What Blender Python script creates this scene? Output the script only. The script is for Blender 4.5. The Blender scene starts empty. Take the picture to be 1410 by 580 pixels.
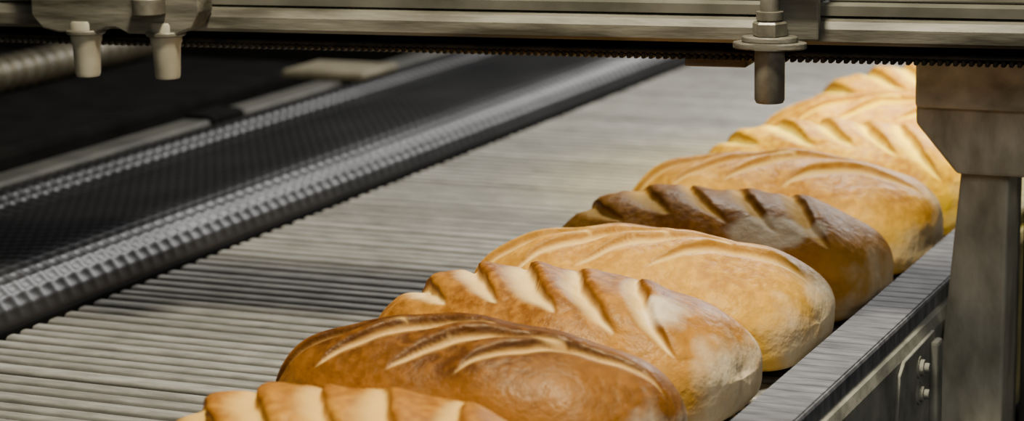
import bpy, bmesh, math, random
import numpy as np
from mathutils import Vector, Matrix
random.seed(4)
C = bpy.context.scene.collection
S = bpy.context.scene

# ------------------------------------------------------------ camera
H = 0.5
F = 3200.0
X = Vector((7432, -501, 3200)).normalized()
Y = Vector((1423, 671, -3200)).normalized()
Z = X.cross(Y).normalized()
Y = Z.cross(X).normalized()
cam = bpy.data.cameras.new("camera")
co = bpy.data.objects.new("camera", cam)
C.objects.link(co)
M = Matrix((X, Y, Z)).to_4x4()
M.translation = Vector((0, 0, H))
co.matrix_world = M
cam.sensor_width = 36
cam.lens = F / 1410 * 36
cam.clip_start = 0.05
cam.dof.use_dof = True
cam.dof.focus_distance = 1.78
cam.dof.aperture_fstop = 6.5
S.camera = co

# ------------------------------------------------------------ helpers
def mat(name, c1, c2=None, rough=0.5, metal=0.0, scale=20, stretch=(1, 1, 1), bump=0.0, bscale=None, detail=6, lo=0.35, hi=0.65, spec=0.5):
    m = bpy.data.materials.new(name); m.use_nodes = True
    nt = m.node_tree; N = nt.nodes; Lk = nt.links
    b = N['Principled BSDF']
    b.inputs['Roughness'].default_value = rough
    b.inputs['Metallic'].default_value = metal
    b.inputs['Specular IOR Level'].default_value = spec
    tc = N.new('ShaderNodeTexCoord'); mp = N.new('ShaderNodeMapping')
    mp.inputs['Scale'].default_value = stretch
    Lk.new(tc.outputs['Object'], mp.inputs['Vector'])
    n = N.new('ShaderNodeTexNoise'); n.inputs['Scale'].default_value = scale; n.inputs['Detail'].default_value = detail
    Lk.new(mp.outputs[0], n.inputs['Vector'])
    r = N.new('ShaderNodeValToRGB')
    r.color_ramp.elements[0].position = lo; r.color_ramp.elements[1].position = hi
    r.color_ramp.elements[0].color = (*c1, 1); r.color_ramp.elements[1].color = (*(c2 or c1), 1)
    Lk.new(n.outputs['Fac'], r.inputs[0]); Lk.new(r.outputs[0], b.inputs['Base Color'])
    if bump:
        n2 = N.new('ShaderNodeTexNoise'); n2.inputs['Scale'].default_value = bscale or scale * 4
        Lk.new(mp.outputs[0], n2.inputs['Vector'])
        bp = N.new('ShaderNodeBump'); bp.inputs['Strength'].default_value = bump; bp.inputs['Distance'].default_value = 0.002
        Lk.new(n2.outputs['Fac'], bp.inputs['Height']); Lk.new(bp.outputs[0], b.inputs['Normal'])
    return m

def link(o, parent=None):
    C.objects.link(o)
    if parent: o.parent = parent
    return o

def mesh_obj(name, bm, m, parent=None, loc=(0, 0, 0), smooth=False, label=None):
    me = bpy.data.meshes.new(name)
    bmesh.ops.recalc_face_normals(bm, faces=bm.faces)
    bm.to_mesh(me); bm.free()
    me.materials.append(m)
    if smooth:
        me.polygons.foreach_set('use_smooth', [True] * len(me.polygons))
        try: me.set_sharp_from_angle(angle=math.radians(40))
        except Exception: pass
    o = bpy.data.objects.new(name, me); o.location = loc
    if label: o["label"] = label
    return link(o, parent)

def add_box(bm, x0, x1, y0, y1, z0, z1, bev=0.0, seg=2):
    g = bmesh.ops.create_cube(bm, size=1)
    vs = g['verts']
    for v in vs:
        v.co = Vector(((x0 + x1) / 2 + v.co.x * (x1 - x0), (y0 + y1) / 2 + v.co.y * (y1 - y0), (z0 + z1) / 2 + v.co.z * (z1 - z0)))
    if bev:
        es = list({e for v in vs for e in v.link_edges})
        bmesh.ops.bevel(bm, geom=es, offset=bev, segments=seg, affect='EDGES', profile=0.5)

def add_lathe(bm, prof, cx, cy, seg=32, mtx=None):
    rings = []
    for r, z in prof:
        ring = []
        for i in range(seg):
            a = 2 * math.pi * i / seg
            p = Vector((r * math.cos(a), r * math.sin(a), z))
            if mtx: p = mtx @ p
            ring.append(bm.verts.new((p.x + cx, p.y + cy, p.z)))
        rings.append(ring)
    for a, b in zip(rings[:-1], rings[1:]):
        for i in range(seg):
            bm.faces.new((a[i], a[(i + 1) % seg], b[(i + 1) % seg], b[i]))
    bm.faces.new(rings[0][::-1]); bm.faces.new(rings[-1])

def add_prism(bm, pts, axis, a0, a1, bev=0.0):
    def mk(p, a):
        if axis == 'x': return (a, p[0], p[1])
        if axis == 'y': return (p[0], a, p[1])
        return (p[0], p[1], a)
    v0 = [bm.verts.new(mk(p, a0)) for p in pts]
    v1 = [bm.verts.new(mk(p, a1)) for p in pts]
    n = len(pts)
    bm.faces.new(v0[::-1]); bm.faces.new(v1)
    for i in range(n):
        bm.faces.new((v0[i], v0[(i + 1) % n], v1[(i + 1) % n], v1[i]))
    if bev:
        es = list({e for v in v0 + v1 for e in v.link_edges})
        bmesh.ops.bevel(bm, geom=es, offset=bev, segments=2, affect='EDGES', profile=0.5)

def empty(name, loc, label, cat, rotz=0):
    o = bpy.data.objects.new(name, None); o.location = loc; o.rotation_euler = (0, 0, rotz)
    o.empty_display_size = 0.1
    o["label"] = label; o["category"] = cat
    return link(o)

def grid_obj(name, P, m, parent=None, attrs=None, wrap=False, smooth=True):
    nu, nv = P.shape[:2]
    me = bpy.data.meshes.new(name)
    idx = np.arange(nu * nv).reshape(nu, nv)
    if wrap:
        a = idx[:-1, :]; b = idx[1:, :]
        q = np.stack([a, b, np.roll(b, -1, 1), np.roll(a, -1, 1)], -1).reshape(-1, 4)
    else:
        q = np.stack([idx[:-1, :-1], idx[1:, :-1], idx[1:, 1:], idx[:-1, 1:]], -1).reshape(-1, 4)
    me.vertices.add(nu * nv); me.vertices.foreach_set('co', P.reshape(-1).astype(np.float32))
    nf = len(q)
    me.loops.add(nf * 4); me.loops.foreach_set('vertex_index', q.reshape(-1).astype(np.int32))
    me.polygons.add(nf)
    me.polygons.foreach_set('loop_start', np.arange(0, nf * 4, 4, dtype=np.int32))
    me.polygons.foreach_set('loop_total', np.full(nf, 4, dtype=np.int32))
    me.update(calc_edges=True)
    me.polygons.foreach_set('use_smooth', np.full(nf, smooth))
    for k, v in (attrs or {}).items():
        at = me.attributes.new(k, 'FLOAT', 'POINT'); at.data.foreach_set('value', v.reshape(-1).astype(np.float32))
    me.validate(); me.materials.append(m)
    o = bpy.data.objects.new(name, me)
    return link(o, parent)

# ------------------------------------------------------------ materials
m_frame = mat("grey_green_paint", (0.08, 0.078, 0.06), (0.17, 0.165, 0.13), 0.45, 0.3, 14, (1, 1, 1), 0.15)
m_edge = mat("dull_grey_rail", (0.045, 0.045, 0.04), (0.09, 0.088, 0.078), 0.5, 0.2, 14)
m_beam = mat("worn_aluminium", (0.040, 0.036, 0.024), (0.19, 0.18, 0.14), 0.55, 0.15, 13, (0.8, 3, 5), 0.3, lo=0.36, hi=0.68, detail=9)
m_panel = mat("pale_painted_panel", (0.11, 0.105, 0.075), (0.35, 0.335, 0.27), 0.5, 0.1, 9, (1, 1, 3), 0.1, lo=0.34, hi=0.70, detail=9)
m_dark = mat("black_painted_steel", (0.002, 0.002, 0.002), (0.005, 0.005, 0.0045), 0.9, 0.0, 20, spec=0.05)
m_chain = mat("oily_black_chain", (0.006, 0.005, 0.004), (0.03, 0.023, 0.014), 0.55, 0.3, 60)
m_peg = mat("ivory_plastic", (0.25, 0.235, 0.175), (0.38, 0.36, 0.27), 0.4, 0.0, 30)
m_bolt = mat("zinc_bolt", (0.11, 0.10, 0.075), (0.24, 0.23, 0.18), 0.4, 0.4, 50)
m_post = mat("drab_painted_post", (0.22, 0.205, 0.15), (0.60, 0.56, 0.44), 0.6, 0.0, 32, (1.4, 1, 0.6), 0.3, lo=0.28, hi=0.72, detail=9)
m_plate = mat("blotchy_olive_plate", (0.28, 0.26, 0.19), (0.74, 0.69, 0.55), 0.5, 0.0, 30, (1, 1, 1.4), 0.25, lo=0.28, hi=0.72, detail=9)
m_rail = mat("scuffed_rail", (0.06, 0.063, 0.072), (0.18, 0.185, 0.202), 0.75, 0.0, 26, (1, 4, 1), 0.3, lo=0.3, hi=0.7, spec=0.2)
m_side = mat("grey_side_plate", (0.16, 0.16, 0.135), (0.40, 0.39, 0.325), 0.85, 0.0, 30, bump=0.3, lo=0.3, hi=0.75, spec=0.1, detail=8)
m_mesh = mat("dark_wire_mesh", (0.032, 0.032, 0.034), (0.046, 0.046, 0.048), 0.44, 0.8, 8)
m_tan = mat("tan_painted_bar", (0.09, 0.08, 0.05), (0.17, 0.15, 0.10), 0.6, 0.1, 14)
m_roller = mat("dull_ribbed_steel", (0.06, 0.055, 0.04), (0.12, 0.108, 0.077), 0.45, 0.3, 20)
m_floor = mat("dark_concrete", (0.015, 0.014, 0.012), (0.03, 0.027, 0.024), 0.7, 0, 3)
m_wall = mat("dim_plaster", (0.03, 0.028, 0.024), (0.045, 0.042, 0.036), 0.8, 0, 2)

def belt_mat():
    m = bpy.data.materials.new("steel_rod_belt"); m.use_nodes = True
    nt = m.node_tree; N = nt.nodes; Lk = nt.links; b = N['Principled BSDF']
    b.inputs['Metallic'].default_value = 0.3; b.inputs['Roughness'].default_value = 0.42
    tc = N.new('ShaderNodeTexCoord')
    mp = N.new('ShaderNodeMapping'); mp.inputs['Scale'].default_value = (10, 50, 1)
    Lk.new(tc.outputs['Object'], mp.inputs['Vector'])
    n = N.new('ShaderNodeTexNoise'); n.inputs['Scale'].default_value = 2.4; n.inputs['Detail'].default_value = 9; n.inputs['Roughness'].default_value = 0.65
    Lk.new(mp.outputs[0], n.inputs['Vector'])
    r = N.new('ShaderNodeValToRGB')
    r.color_ramp.elements[0].position = 0.30; r.color_ramp.elements[1].position = 0.70
    r.color_ramp.elements[0].color = (0.20, 0.197, 0.177, 1); r.color_ramp.elements[1].color = (0.50, 0.49, 0.445, 1)
    Lk.new(n.outputs['Fac'], r.inputs[0])
    at = N.new('ShaderNodeAttribute'); at.attribute_name = 'rod'
    mx = N.new('ShaderNodeMixRGB')
    Lk.new(at.outputs['Fac'], mx.inputs[0]); mx.inputs[1].default_value = (0.045, 0.042, 0.034, 1); Lk.new(r.outputs[0], mx.inputs[2])
    Lk.new(mx.outputs[0], b.inputs['Base Color'])
    return m

def bread_mat(i, low, mid, top, slash, dust, seed, spec):
    m = bpy.data.materials.new("bread_crust"); m.use_nodes = True
    nt = m.node_tree; N = nt.nodes; Lk = nt.links; b = N['Principled BSDF']
    b.inputs['Specular IOR Level'].default_value = spec
    b.inputs['Specular Tint'].default_value = (1.0, 0.80, 0.50, 1)
    tc = N.new('ShaderNodeTexCoord'); mp = N.new('ShaderNodeMapping'); mp.inputs['Location'].default_value = (seed * 3.1, seed * 1.7, 0)
    Lk.new(tc.outputs['Object'], mp.inputs['Vector'])
    def noise(sc, d=5):
        n = N.new('ShaderNodeTexNoise'); n.inputs['Scale'].default_value = sc; n.inputs['Detail'].default_value = d
        Lk.new(mp.outputs[0], n.inputs['Vector']); return n.outputs['Fac']
    def attr(a):
        n = N.new('ShaderNodeAttribute'); n.attribute_name = a; return n.outputs['Fac']
    def mth(op, a, c=0.0, cl=False):
        n = N.new('ShaderNodeMath'); n.operation = op; n.use_clamp = cl
        for k, v in ((0, a), (1, c)):
            if isinstance(v, (int, float)): n.inputs[k].default_value = v
            else: Lk.new(v, n.inputs[k])
        return n.outputs[0]
    def mix(f, a, c):
        n = N.new('ShaderNodeMixRGB')
        for k, v in ((0, f), (1, a), (2, c)):
            if isinstance(v, tuple): n.inputs[k].default_value = (*v, 1)
            elif isinstance(v, (int, float)): n.inputs[k].default_value = v
            else: Lk.new(v, n.inputs[k])
        return n.outputs[0]
    h = mth('ADD', attr('ht'), mth('MULTIPLY', mth('SUBTRACT', noise(12, 7), 0.5), 1.5))
    r = N.new('ShaderNodeValToRGB'); e = r.color_ramp.elements
    e[0].position = 0.12; e[0].color = (*low, 1); e[1].position = 0.88; e[1].color = (*top, 1)
    k = e.new(0.52); k.color = (*mid, 1)
    Lk.new(h, r.inputs[0])
    col = r.outputs[0]
    col = mix(mth('MULTIPLY', mth('SUBTRACT', noise(120, 6), 0.42, True), 1.6), col, tuple(min(1, c * 1.5) for c in mid))
    sl = mix(mth('MULTIPLY', noise(45, 4), 0.9), slash, tuple(a * 0.45 + c * 0.55 for a, c in zip(slash, mid)))
    col = mix(mth('MULTIPLY', attr('slash'), 0.97), col, sl)
    col = mix(mth('MULTIPLY', attr('ear'), 0.75), col, tuple(c * 0.6 for c in top))  # dark ear edge: toasted crust plus painted shade line under the ear
    d = mth('MULTIPLY', mth('SUBTRACT', mth('ADD', mth('MULTIPLY', noise(20, 9), 1.3), mth('MULTIPLY', attr('endm'), 0.85)), 1.08 - dust), 2.6, True)
    d = mth('MULTIPLY', d, mth('ADD', mth('MULTIPLY', noise(70, 5), 0.8), 0.28), True)
    col = mix(d, col, (0.88, 0.77, 0.55))
    Lk.new(col, b.inputs['Base Color'])
    rg = mth('ADD', mth('MULTIPLY', mth('ADD', attr('slash'), d), 0.2), mth('ADD', mth('MULTIPLY', noise(60, 4), 0.3), 0.31))
    Lk.new(rg, b.inputs['Roughness'])
    bp = N.new('ShaderNodeBump'); bp.inputs['Strength'].default_value = 0.65; bp.inputs['Distance'].default_value = 0.002
    Lk.new(mth('ADD', noise(120, 8), mth('MULTIPLY', noise(42, 6), 1.7)), bp.inputs['Height']); Lk.new(bp.outputs[0], b.inputs['Normal'])
    return m

# ------------------------------------------------------------ room
def struct(name, x0, x1, y0, y1, z0, z1, m):
    bm = bmesh.new(); add_box(bm, x0, x1, y0, y1, z0, z1)
    o = mesh_obj(name, bm, m); o["kind"] = "structure"; o["label"] = name.replace('_', ' ') + " of a dim bakery hall"; o["category"] = name.split('_')[0]
    return o
FZ = -0.9
struct("floor", -6, 3, -1.5, 8, FZ - 0.1, FZ, m_floor)
struct("wall_back", -6, 3, 8, 8.1, FZ, 3, m_wall)
struct("wall_left", -6.1, -6, -1.5, 8, FZ, 3, m_wall)

# ------------------------------------------------------------ main conveyor
conv = empty("bread_conveyor", (-0.84, 2.9, FZ), "wide steel cross-rod conveyor belt carrying the loaves", "conveyor")
def on(parent, o):
    o.parent = parent; o.matrix_parent_inverse = Matrix.Translation(-Vector(parent.location)); return o

per = 0.0225
ys = np.arange(0.75, 5.2, per / 16)
rng = np.random.RandomState(3)
warp = 0.003 * np.sin(ys * 31) + 0.002 * np.sin(ys * 83 + 1)
ph = ((ys + warp) / per) % 1.0
rodi = np.floor((ys + warp) / per).astype(int)
rh = rng.uniform(0.40, 1.0, rodi.max() + 2)
cc = np.clip(1 - (np.abs(ph - 0.5) / 0.37) ** 3.5, 0, None)
zz = -0.0050 + 0.0050 * np.sqrt(cc) * (0.82 + 0.18 * rh[rodi])
mask = np.clip((np.sqrt(cc) - 0.3) * 1.7, 0, 1) * (0.45 + 0.55 * rh[rodi])
xs = np.linspace(-1.2, -0.495, 12)
P = np.zeros((len(xs), len(ys), 3))
P[..., 0] = xs[:, None]; P[..., 1] = ys[None]
P[..., 2] = zz[None]
belt = grid_obj("belt", P, belt_mat(), None, {'rod': np.repeat(mask[None], len(xs), 0)})
on(conv, belt); belt["label"] = "grey steel belt of close cross rods"
bm = bmesh.new(); add_box(bm, -1.2, -0.495, 0.75, 5.2, -0.03, -0.009)
on(conv, mesh_obj("bed_plate", bm, m_dark))
for (x, yv) in ((-1.16, 1.2), (-0.54, 1.2), (-1.16, 3.0), (-0.54, 3.0), (-1.16, 4.9), (-0.54, 4.9)):
    bm = bmesh.new(); add_box(bm, x - 0.025, x + 0.025, yv - 0.025, yv + 0.025, FZ + 0.015, -0.03, 0.003)
    add_lathe(bm, [(0.045, FZ), (0.045, FZ + 0.01), (0.015, FZ + 0.016)], x, yv, 24)
    on(conv, mesh_obj("leg", bm, m_frame))

gr = empty("guide_rail", (-0.465, 2.9, -0.156), "grey metal guide rail with side plate along the loaves", "rail")
bm = bmesh.new()
add_box(bm, -0.490, -0.445, 0.7, 5.2, -0.15, 0.0365, 0.003)
y = 0.7
while y < 3.6:
    add_box(bm, -0.488, -0.447, y + 0.0006, y + 0.0174, 0.034, 0.0372, 0.0004, 1)
    y += 0.018
on(gr, mesh_obj("rail_top", bm, m_rail, label="blue-grey rail with faint cross lines"))
bm = bmesh.new()
add_prism(bm, [(-0.4455, 0.022), (-0.441, 0.020), (-0.438, 0.012), (-0.438, -0.14), (-0.4385, -0.15), (-0.4455, -0.15)], 'y', 0.7, 5.2)
on(gr, mesh_obj("side_plate", bm, m_side))
bm = bmesh.new()
add_prism(bm, [(1.745, 0.004), (1.76, 0.012), (1.86, 0.014), (1.86, -0.09), (1.82, -0.095), (1.80, -0.115), (1.745, -0.12), (1.735, -0.05)], 'x', -0.4382, -0.4350, 0.001)
add_box(bm, -0.4354, -0.428, 1.842, 1.862, -0.11, 0.008, 0.003)
on(gr, mesh_obj("bracket", bm, m_side, label="grey bolted side bracket"))
R = Matrix.Rotation(math.radians(90), 3, 'Y')
for z in (-0.004, -0.026):
    bm = bmesh.new()
    add_lathe(bm, [(0.009, 0), (0.009, 0.0015), (0.0065, 0.0016), (0.0065, 0.005), (0.004, 0.0051), (0.004, 0.008), (0.0035, 0.009)], 0, 0, 24, R)
    on(gr, mesh_obj("bolt", bm, m_side, smooth=True, loc=(-0.4350, 1.805, z)))

# ------------------------------------------------------------ dark mesh conveyor alongside
mc = empty("mesh_conveyor", (-1.36, 2.9, FZ), "black wire-mesh conveyor with rounded glossy edge beside the bread belt", "conveyor")
prof = [(-1.206, -0.03), (-1.206, -0.004)]
for i in range(1, 15):
    a = i / 14 * math.pi / 2
    prof.append((-1.206 - 0.050 * (1 - math.cos(a)), -0.004 + 0.046 * math.sin(a)))
prof += [(-1.32, 0.036), (-1.42, 0.030), (-1.448, 0.032), (-1.464, 0.041), (-1.480, 0.042), (-1.494, 0.034), (-1.498, 0.015)]
prof = np.array(prof); sl = np.r_[0, np.cumsum(np.hypot(*np.diff(prof, axis=0).T))]
ps = np.linspace(0, sl[-1], 260)
px = np.interp(ps, sl, prof[:, 0]); pz = np.interp(ps, sl, prof[:, 1])
for _ in range(3):
    px[1:-1] = (px[:-2] + 2 * px[1:-1] + px[2:]) / 4; pz[1:-1] = (pz[:-2] + 2 * pz[1:-1] + pz[2:]) / 4
tx = np.gradient(px); tz = np.gradient(pz); ln = np.hypot(tx, tz); nx = tz / ln; nz = -tx / ln
ys = np.arange(0.9, 5.2, 0.0017)
pit = 0.020; row = 0.012
g1 = np.abs(np.cos(np.pi * ys[None] / pit)) ** 3
g2 = np.abs(np.cos(np.pi * ps[:, None] / row)) ** 3
low = np.clip((ps[:, None] - 0.034) / 0.02, 0, 1)
topz = np.clip((ps[:, None] - 0.09) / 0.03, 0, 1)
dsp = ((0.0013 + 0.0014 * topz) * g1 + 0.0009 * g2 * (1 - 0.5 * g1)) * low
P = np.zeros((len(ps), len(ys), 3))
P[..., 0] = px[:, None] + nx[:, None] * dsp; P[..., 1] = ys[None]; P[..., 2] = pz[:, None] + nz[:, None] * dsp
o = grid_obj("mesh_belt", P, m_mesh); on(mc, o)
bm = bmesh.new(); add_box(bm, -1.2055, -1.2005, 0.9, 5.2, -0.05, 0.004, 0.001)
on(mc, mesh_obj("skirt", bm, m_dark, label="black lower skirt strip"))
for (ya, yb) in ((0.9, 2.49), (2.57, 5.2)):
    bm = bmesh.new(); add_box(bm, -1.545, -1.505, ya, yb, -0.05, 0.043, 0.004)
    on(mc, mesh_obj("edge_rail", bm, m_edge, label="plain grey edge rail"))
bm = bmesh.new(); add_prism(bm, [(-1.548, -0.05), (-1.503, -0.05), (-1.503, 0.044), (-1.512, 0.048), (-1.545, 0.048)], 'y', 2.491, 2.569, 0.002)
on(mc, mesh_obj("clamp", bm, m_dark, label="black clamp block"))
bm = bmesh.new(); add_box(bm, -1.50, -1.21, 0.9, 5.2, -0.06, -0.03)
on(mc, mesh_obj("bed_plate", bm, m_dark))
for (x, yv) in ((-1.48, 1.3), (-1.24, 1.3), (-1.48, 4.6), (-1.24, 4.6)):
    bm = bmesh.new(); add_box(bm, x - 0.02, x + 0.02, yv - 0.02, yv + 0.02, FZ, -0.06, 0.003)
    on(mc, mesh_obj("leg", bm, m_frame))
bm = bmesh.new(); add_box(bm, -1.60, -1.47, 2.84, 2.95, 0.0445, 0.056, 0.004)
on(mc, mesh_obj("cross_plate", bm, m_tan, label="tan flat plate across the edge"))

# black housing beyond
bh = empty("machine_housing", (-1.95, 2.3, FZ), "black sheet-metal machine housing beside the mesh conveyor", "machine")
bm = bmesh.new()
add_box(bm, -2.6, -1.62, 1.2, 3.0, FZ, 0.045, 0.01)
on(bh, mesh_obj("body", bm, m_dark))
bm = bmesh.new()
R = Matrix.Rotation(math.radians(-90), 3, 'X')
pr = []
z = 0
while z < 1.0:
    pr += [(0.020, z), (0.025, z + 0.005), (0.025, z + 0.013), (0.020, z + 0.018), (0.020, z + 0.026)]
    z += 0.026
add_lathe(bm, pr, 0, 0, 28, R)
o = mesh_obj("ribbed_roller", bm, m_roller, smooth=True, loc=(-1.90, 1.95, 0.0705))
o["label"] = "ribbed dull steel roller lying along the black housing"; o["category"] = "roller"

# ------------------------------------------------------------ overhead beam
bx = empty("overhead_beam", (-0.35, 1.75, 0.251), "grey aluminium overhead beam with black chain along its lower edge", "beam", math.radians(5.12))
XL, XR = -1.05, 0.25
def bpart(name, bm, m, smooth=False, label=None):
    return mesh_obj(name, bm, m, bx, smooth=smooth, label=label)
bm = bmesh.new()
add_prism(bm, [(-0.010, 0.0165), (-0.013, 0.0195), (-0.013, 0.029), (-0.009, 0.0345), (0.0, 0.037), (0.06, 0.037), (0.06, 0.0165)], 'x', XL, XR)
bpart("flange", bm, m_beam)
bm = bmesh.new()
add_prism(bm, [(-0.001, 0.0375), (-0.004, 0.0385), (-0.004, 0.046), (0.003, 0.048), (0.05, 0.048), (0.05, 0.0375)], 'x', XL, XR)
bpart("ledge", bm, m_frame)
bm = bmesh.new()
for a, b_ in ((XL, -0.672), (-0.540, -0.282), (-0.278, -0.150), (-0.146, XR)):
    add_box(bm, a, b_, 0.006, 0.045, 0.0485, 0.20, 0.0015)
add_box(bm, -0.668, -0.544, -0.006, 0.045, 0.0485, 0.20, 0.002)
bpart("face_panel", bm, m_panel)
bm = bmesh.new()
add_box(bm, XL, XR, 0.004, 0.055, 0.003, 0.0163)
bpart("chain_channel", bm, m_dark)
bm = bmesh.new()
x = XL
while x < XR:
    add_box(bm, x, x + 0.0036, -0.003, 0.008, 0.0012, 0.0060, 0.0008, 1)
    x += 0.0060
add_box(bm, XL, XR, -0.002, 0.010, 0.0055, 0.0090, 0.001, 1)
o = bpart("chain", bm, m_chain, label="black oily toothed chain"); o["kind"] = "stuff"
DX = 0.009
bm = bmesh.new()
pts = [(-0.825, 0.20), (-0.825, 0.030), (-0.815, 0.0195), (-0.800, 0.0165), (-0.765, 0.0165), (-0.755, 0.024), (-0.745, 0.024), (-0.735, 0.0165), (-0.690, 0.0165), (-0.676, 0.022), (-0.668, 0.036), (-0.668, 0.20)]
pts = [(p[0] + DX * 0.7, p[1]) for p in pts]
add_prism(bm, pts, 'y', -0.040, -0.013, 0.0015)
bpart("hanger_bracket", bm, m_beam, label="grey cast bracket")
for xx in (-0.773, -0.698):
    bm = bmesh.new()
    add_lathe(bm, [(0.0125, 0.026), (0.0135, 0.024), (0.0135, 0.010), (0.0120, 0.006), (0.0108, -0.019), (0.0098, -0.0215), (0.004, -0.0215)], xx, -0.030, 32)
    bpart("peg", bm, m_peg, True, "ivory plastic peg")
    bm = bmesh.new()
    add_lathe(bm, [(0.016, 0.0145), (0.017, 0.0155), (0.017, 0.0175), (0.016, 0.0185)], xx, -0.030, 32)
    bpart("washer", bm, m_bolt, True)
bm = bmesh.new()
add_lathe(bm, [(0.012, 0.034), (0.014, 0.035), (0.014, 0.047), (0.012, 0.049), (0.008, 0.049), (0.008, 0.075)], -0.704, -0.047, 24)
bpart("adjusting_screw", bm, m_bolt, True)
BX = -0.184; BY = -0.030
bm = bmesh.new()
add_lathe(bm, [(0.0100, 0.016), (0.0117, 0.015), (0.0117, -0.024), (0.0105, -0.0265), (0.004, -0.027)], BX, BY, 32)
bpart("sensor_barrel", bm, m_bolt, True, "zinc cylinder hanging below the beam")
bm = bmesh.new()
pts = [(BX + 0.029 * math.cos(a), BY + 0.017 * math.sin(a)) for a in [i / 24 * 2 * math.pi for i in range(24)]]
add_prism(bm, pts, 'z', 0.0155, 0.0205, 0.001)
pts = [(BX + 0.022 * math.cos(a), BY + 0.015 * math.sin(a)) for a in [i / 24 * 2 * math.pi for i in range(24)]]
add_prism(bm, pts, 'z', 0.0205, 0.0250, 0.001)
bpart("mounting_plate", bm, m_beam)
bm = bmesh.new()
add_lathe(bm, [(0.0125, 0.025), (0.0135, 0.026), (0.0135, 0.035), (0.012, 0.0365)], BX, BY, 6)
add_lathe(bm, [(0.0090, 0.0365), (0.0105, 0.038), (0.0105, 0.044), (0.0075, 0.0445), (0.0075, 0.085)], BX, BY, 28)
bpart("nut", bm, m_bolt)
bm = bmesh.new()
add_box(bm, BX + 0.002, BX + 0.036, -0.020, -0.012, 0.020, 0.20, 0.002)
add_box(bm, BX - 0.014, BX + 0.036, -0.032, -0.012, 0.0600, 0.068, 0.002)
bpart("mounting_arm", bm, m_beam)
bm = bmesh.new(); add_box(bm, -0.262, -0.212, 0.012, 0.05, -0.006, 0.003, 0.001)
bpart("spacer_block", bm, m_tan)

# ------------------------------------------------------------ support post
sp = empty("support_post", (-0.40, 1.92, FZ), "drab painted steel post with blotchy head plate beside the guide rail", "post")
bm = bmesh.new()
add_prism(bm, [(-0.421, 0.17), (-0.383, 0.17), (-0.388, FZ), (-0.4374, FZ), (-0.4374, -0.03)], 'y', 1.89, 1.95, 0.003)
on(sp, mesh_obj("column", bm, m_post))
bm = bmesh.new()
add_prism(bm, [(-0.458, 0.40), (-0.458, 0.185), (-0.423, 0.144), (-0.25, 0.144), (-0.25, 0.40)], 'y', 1.874, 1.889, 0.003)
on(sp, mesh_obj("head_plate", bm, m_post))
bm = bmesh.new(); add_box(bm, -0.456, -0.25, 1.862, 1.874, 0.200, 0.40, 0.003)
on(sp, mesh_obj("cover_plate", bm, m_plate))
bm = bmesh.new(); add_box(bm, -0.376, -0.30, 1.92, 1.96, FZ, 0.16, 0.003)
on(sp, mesh_obj("conduit", bm, m_edge))

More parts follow.
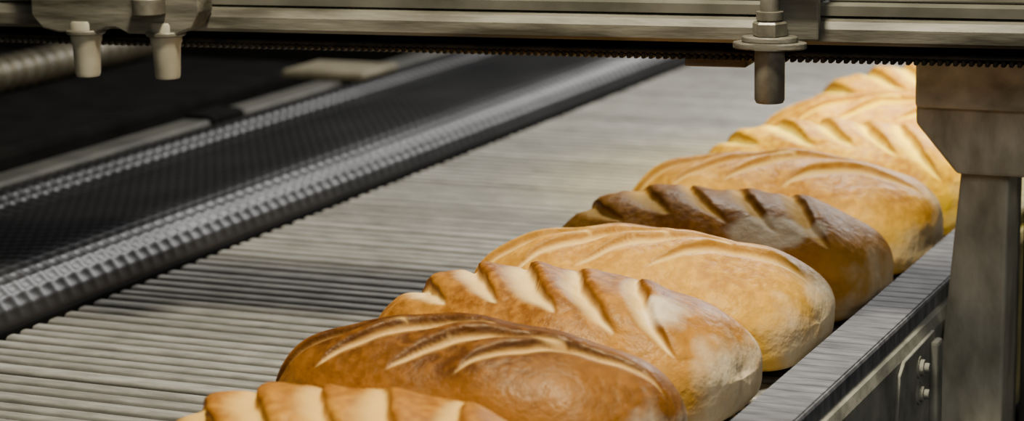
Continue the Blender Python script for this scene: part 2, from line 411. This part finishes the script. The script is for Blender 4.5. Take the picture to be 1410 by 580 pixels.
# ------------------------------------------------------------ loaves
def sm(x): x = np.clip(x, 0, 1); return x * x * (3 - 2 * x)
def make_loaf(i, cx, cy, rot, L, W, Hh, kind, pal, dust, label, patches=(), gain=1.0, spec=0.36):
    nu, nv = 330, 260
    r = np.random.RandomState(100 + i)
    th = np.linspace(-np.pi / 2 + 0.012, np.pi / 2 - 0.012, nu)
    xn = np.sign(np.sin(th)) * np.abs(np.sin(th)) ** 0.8
    ax_ = np.abs(xn)
    s01 = sm(0.5 + 0.5 * xn)
    a_y = 2.3 + 0.9 * s01
    a_z = 2.05 + 0.25 * s01
    ey = (1 - ax_ ** a_y) ** (1 / a_y)
    e = (1 - ax_ ** a_z) ** (1 / a_z)
    v = np.linspace(-np.pi, np.pi, nv, endpoint=False)
    v = v - 0.35 * np.sin(v)
    n2 = 2.05
    ct = np.cos(v); st = np.sin(v)
    z0 = 0.41 * Hh
    nb = 4.4
    top = ct >= 0
    sy = np.where(top, np.sign(st) * np.abs(st) ** (2 / n2), np.sign(st) * np.abs(st) ** (2 / nb))
    sz = np.where(top, np.abs(ct) ** (2 / n2) * 0.59 * Hh, -np.abs(ct) ** (2 / nb) * 0.41 * Hh)
    Xg = (L / 2) * xn[:, None] * np.ones(nv)[None]
    Yg = (W / 2) * ey[:, None] * sy[None]
    Zg = z0 + np.where(top[None], (e ** 0.9)[:, None], (ey ** 0.55)[:, None]) * sz[None]
    P = np.stack([Xg, Yg, Zg], -1)
    du = np.gradient(P, axis=0); dv = (np.roll(P, -1, 1) - np.roll(P, 1, 1))
    Nn = np.cross(dv, du); Nn /= (np.linalg.norm(Nn, axis=-1, keepdims=True) + 1e-12)
    cen = np.array([0, 0, z0]); sgn = np.sign(((P - cen) * Nn).sum(-1, keepdims=True)); Nn *= np.where(sgn == 0, 1, sgn)
    q = (v[None] * 0.078) * (0.35 + 0.65 * e[:, None])
    topm = sm((np.cos(v)[None] + 0.15) / 0.35) * sm((e[:, None] - 0.12) / 0.25)
    disp = np.zeros((nu, nv)); slash = np.zeros((nu, nv)); ear = np.zeros((nu, nv))
    SL = []
    if kind == 'A':
        for k in range(5):
            SL.append((-0.118 + 0.049 * k + r.uniform(-.005, .005), -0.020 + r.uniform(-.005, .005), 0.66, -0.76,
                       0.064 + r.uniform(-.006, .006), 0.0112 + r.uniform(-.002, .0025), -4.0, 0.0068, 0.0056))
    else:
        for k in range(4):
            SL.append((-0.100 + 0.060 * k + r.uniform(-.005, .005), -0.028 + 0.004 * k + r.uniform(-.003, .003), 0.88, 0.46,
                       0.066 + r.uniform(-.004, .006), 0.0090 + r.uniform(-.001, .002), 3.4, 0.0050, 0.0040))
    for (sx, sq, dx, dq, ell, w0, curv, dep, eh) in SL:
        dep *= gain; eh *= gain
        nn = math.hypot(dx, dq); dx /= nn; dq /= nn
        ax = Xg - sx; aq = q - sq
        t = ax * dx + aq * dq
        s = (ax * -dq + aq * dx)
        s = s + curv * t * t + 0.0007 * np.sin(t * 110 + sx * 60) + 0.0004 * np.sin(t * 260 + sx * 90)
        tap = np.clip(1 - (t / ell) ** 2, 0, 1) ** 0.8
        w = w0 * tap + 1e-5
        tp = tap * topm
        step = sm((s - w + 0.0022) / 0.0044)
        inner = 0.0015 - (dep + .0015) * sm((s + w) / (2.0 * w)) ** 1.2
        outer = eh * np.exp(-(np.clip(s - w - 0.005, 0, None) / 0.012) ** 2) * (0.75 + 0.25 * sm((s - w) / 0.006))
        left = 0.0015 * np.exp(np.clip(s + w, None, 0) / 0.010)
        d = np.where(s < -w, left, inner * (1 - step) + outer * step)
        disp += d * tp
        sn = (s + w) / (2 * w)
        ms = sm(sn / 0.7) * sm((w - s) / 0.0018 + 0.4) * sm(tap * 3) * topm
        slash = np.maximum(slash, ms)
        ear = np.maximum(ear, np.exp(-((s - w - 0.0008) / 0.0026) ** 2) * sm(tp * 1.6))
    lump = 0.0020 * np.sin(Xg * 41 + i * 2) * np.sin(q * 48 + i) + 0.0008 * np.sin(Xg * 90 + q * 60 + i * 1.3)
    disp += lump
    ht = np.clip((P[..., 2]) / Hh, 0, 1)
    P = P + Nn * disp[..., None]
    P[..., 2] = np.maximum(P[..., 2], 0.0)
    P[0] = P[0].mean(0); P[-1] = P[-1].mean(0)
    endm = np.clip((np.abs(xn)[:, None] - 0.74) / 0.26, 0, 1) * (xn[:, None] > 0) * np.ones(nv)[None] * np.clip(1.25 - ht, 0, 1)
    for (pxx, pq, prad, pa) in patches:
        endm = np.maximum(endm, pa * np.exp(-(((Xg - pxx) ** 2 + (q - pq) ** 2) / prad ** 2)))
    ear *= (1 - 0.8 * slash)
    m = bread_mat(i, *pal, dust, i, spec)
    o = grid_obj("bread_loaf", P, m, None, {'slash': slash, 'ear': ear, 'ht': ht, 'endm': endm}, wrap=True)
    o.location = (cx, cy, 0.0015); o.rotation_euler = (0, 0, math.radians(rot))
    o["label"] = label; o["category"] = "bread"; o["group"] = "loaves in a row on the conveyor"
    return o

gold = ((0.68, 0.38, 0.055), (0.52, 0.245, 0.024), (0.29, 0.105, 0.010), (0.84, 0.54, 0.14))
brown = ((0.40, 0.190, 0.030), (0.23, 0.088, 0.010), (0.085, 0.027, 0.004), (0.78, 0.50, 0.16))
mix3 = ((0.62, 0.35, 0.060), (0.42, 0.185, 0.020), (0.19, 0.066, 0.007), (0.98, 0.72, 0.28))
dark = ((0.64, 0.36, 0.050), (0.44, 0.20, 0.020), (0.24, 0.092, 0.009), (0.70, 0.41, 0.07))
pale = ((0.76, 0.46, 0.080), (0.65, 0.35, 0.038), (0.45, 0.20, 0.018), (0.92, 0.66, 0.23))
far_glow = ((0.88, 0.58, 0.012), (0.80, 0.48, 0.006), (0.40, 0.18, 0.002), (1.0, 0.86, 0.12))  # yellow of the warm lamplight painted into these crust colours
LO = [
    (-0.651, 1.234, -7, .300, .165, .103, 'A', gold, 0.10, "golden scored loaf with raised crust ridges, flour-dusted", ((-.09, .0, .03, .3),), 0.75),
    (-0.653, 1.408, -7, .308, .166, .108, 'B', brown, 0.03, "deep brown loaf with long diagonal slashes"),
    (-0.661, 1.583, -7, .310, .171, .104, 'A', mix3, 0.16, "brown-topped loaf with pale wide slashes and floury end", ((.100, -.025, .018, 1.0),)),
    (-0.655, 1.762, -6, .310, .173, .102, 'B', pale, 0.10, "smooth pale golden loaf with shallow diagonal slashes"),
    (-0.652, 1.940, -6, .308, .174, .103, 'A', dark, 0.0, "dark brown loaf with white flour patch", ((.066, -.062, .026, 2.2), (.088, -.048, .022, 1.6), (.110, -.035, .016, 1.1)), 0.6, 0.12),
    (-0.651, 2.128, -6, .312, .179, .105, 'B', ((.76, .47, .070), (.65, .35, .032), (0.40, .17, .013), (.92, .67, .22)), 0.06, "golden loaf with brown diagonal ridges"),
    (-0.645, 2.318, -5, .304, .180, .105, 'A', far_glow, 0.0, "loaf with painted warm glow and bright crosswise slashes"),
    (-0.643, 2.503, -5, .298, .176, .107, 'B', far_glow, -0.1, "pale golden loaf under warm light"),
    (-0.643, 2.688, -5, .298, .176, .111, 'A', far_glow, -0.1, "golden scored loaf under warm light"),
]
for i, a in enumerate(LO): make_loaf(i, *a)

# ------------------------------------------------------------ lights
def area(name, loc, tgt, size, power, col, sy=None):
    l = bpy.data.lights.new(name, 'AREA'); l.energy = power; l.color = col; l.size = size
    if sy: l.shape = 'RECTANGLE'; l.size_y = sy
    o = bpy.data.objects.new(name, l); o.location = loc
    o.rotation_euler = (Vector(tgt) - Vector(loc)).to_track_quat('-Z', 'Y').to_euler()
    C.objects.link(o)
area("ceiling_lamp", (-0.60, 1.30, 1.28), (-0.74, 1.62, 0), 0.16, 32, (1.0, 0.90, 0.70))
area("rear_lamp", (-1.0, 3.05, 1.2), (-0.95, 2.7, 0), 0.4, 24, (1.0, 0.97, 0.92))
area("far_highlight_fill", (-0.65, 5.6, 1.45), (-1.2, 2.0, 0), 0.9, 46, (1.0, 0.98, 0.95))  # unseen light added ahead for highlights along the mesh belt edge
area("front_fill_light", (0.75, -0.1, 1.1), (-0.36, 1.8, 0.1), 0.6, 10, (1.0, 0.97, 0.9))  # added fill light near the camera, brightens post front and beam
def spot(name, loc, tgt, power, col, ang, rad):
    l = bpy.data.lights.new(name, 'SPOT'); l.energy = power; l.color = col; l.spot_size = math.radians(ang); l.spot_blend = 0.8; l.shadow_soft_size = rad
    o = bpy.data.objects.new(name, l); o.location = loc
    o.rotation_euler = (Vector(tgt) - Vector(loc)).to_track_quat('-Z', 'Y').to_euler()
    C.objects.link(o)
spot("warm_lamp", (-0.32, 2.42, 0.85), (-0.60, 2.52, 0.05), 105, (1.0, 0.735, 0.004), 50, 0.03)
w = bpy.data.worlds.new("world"); S.world = w; w.use_nodes = True
w.node_tree.nodes['Background'].inputs[0].default_value = (0.8, 0.82, 0.85, 1)
w.node_tree.nodes['Background'].inputs[1].default_value = 0.045
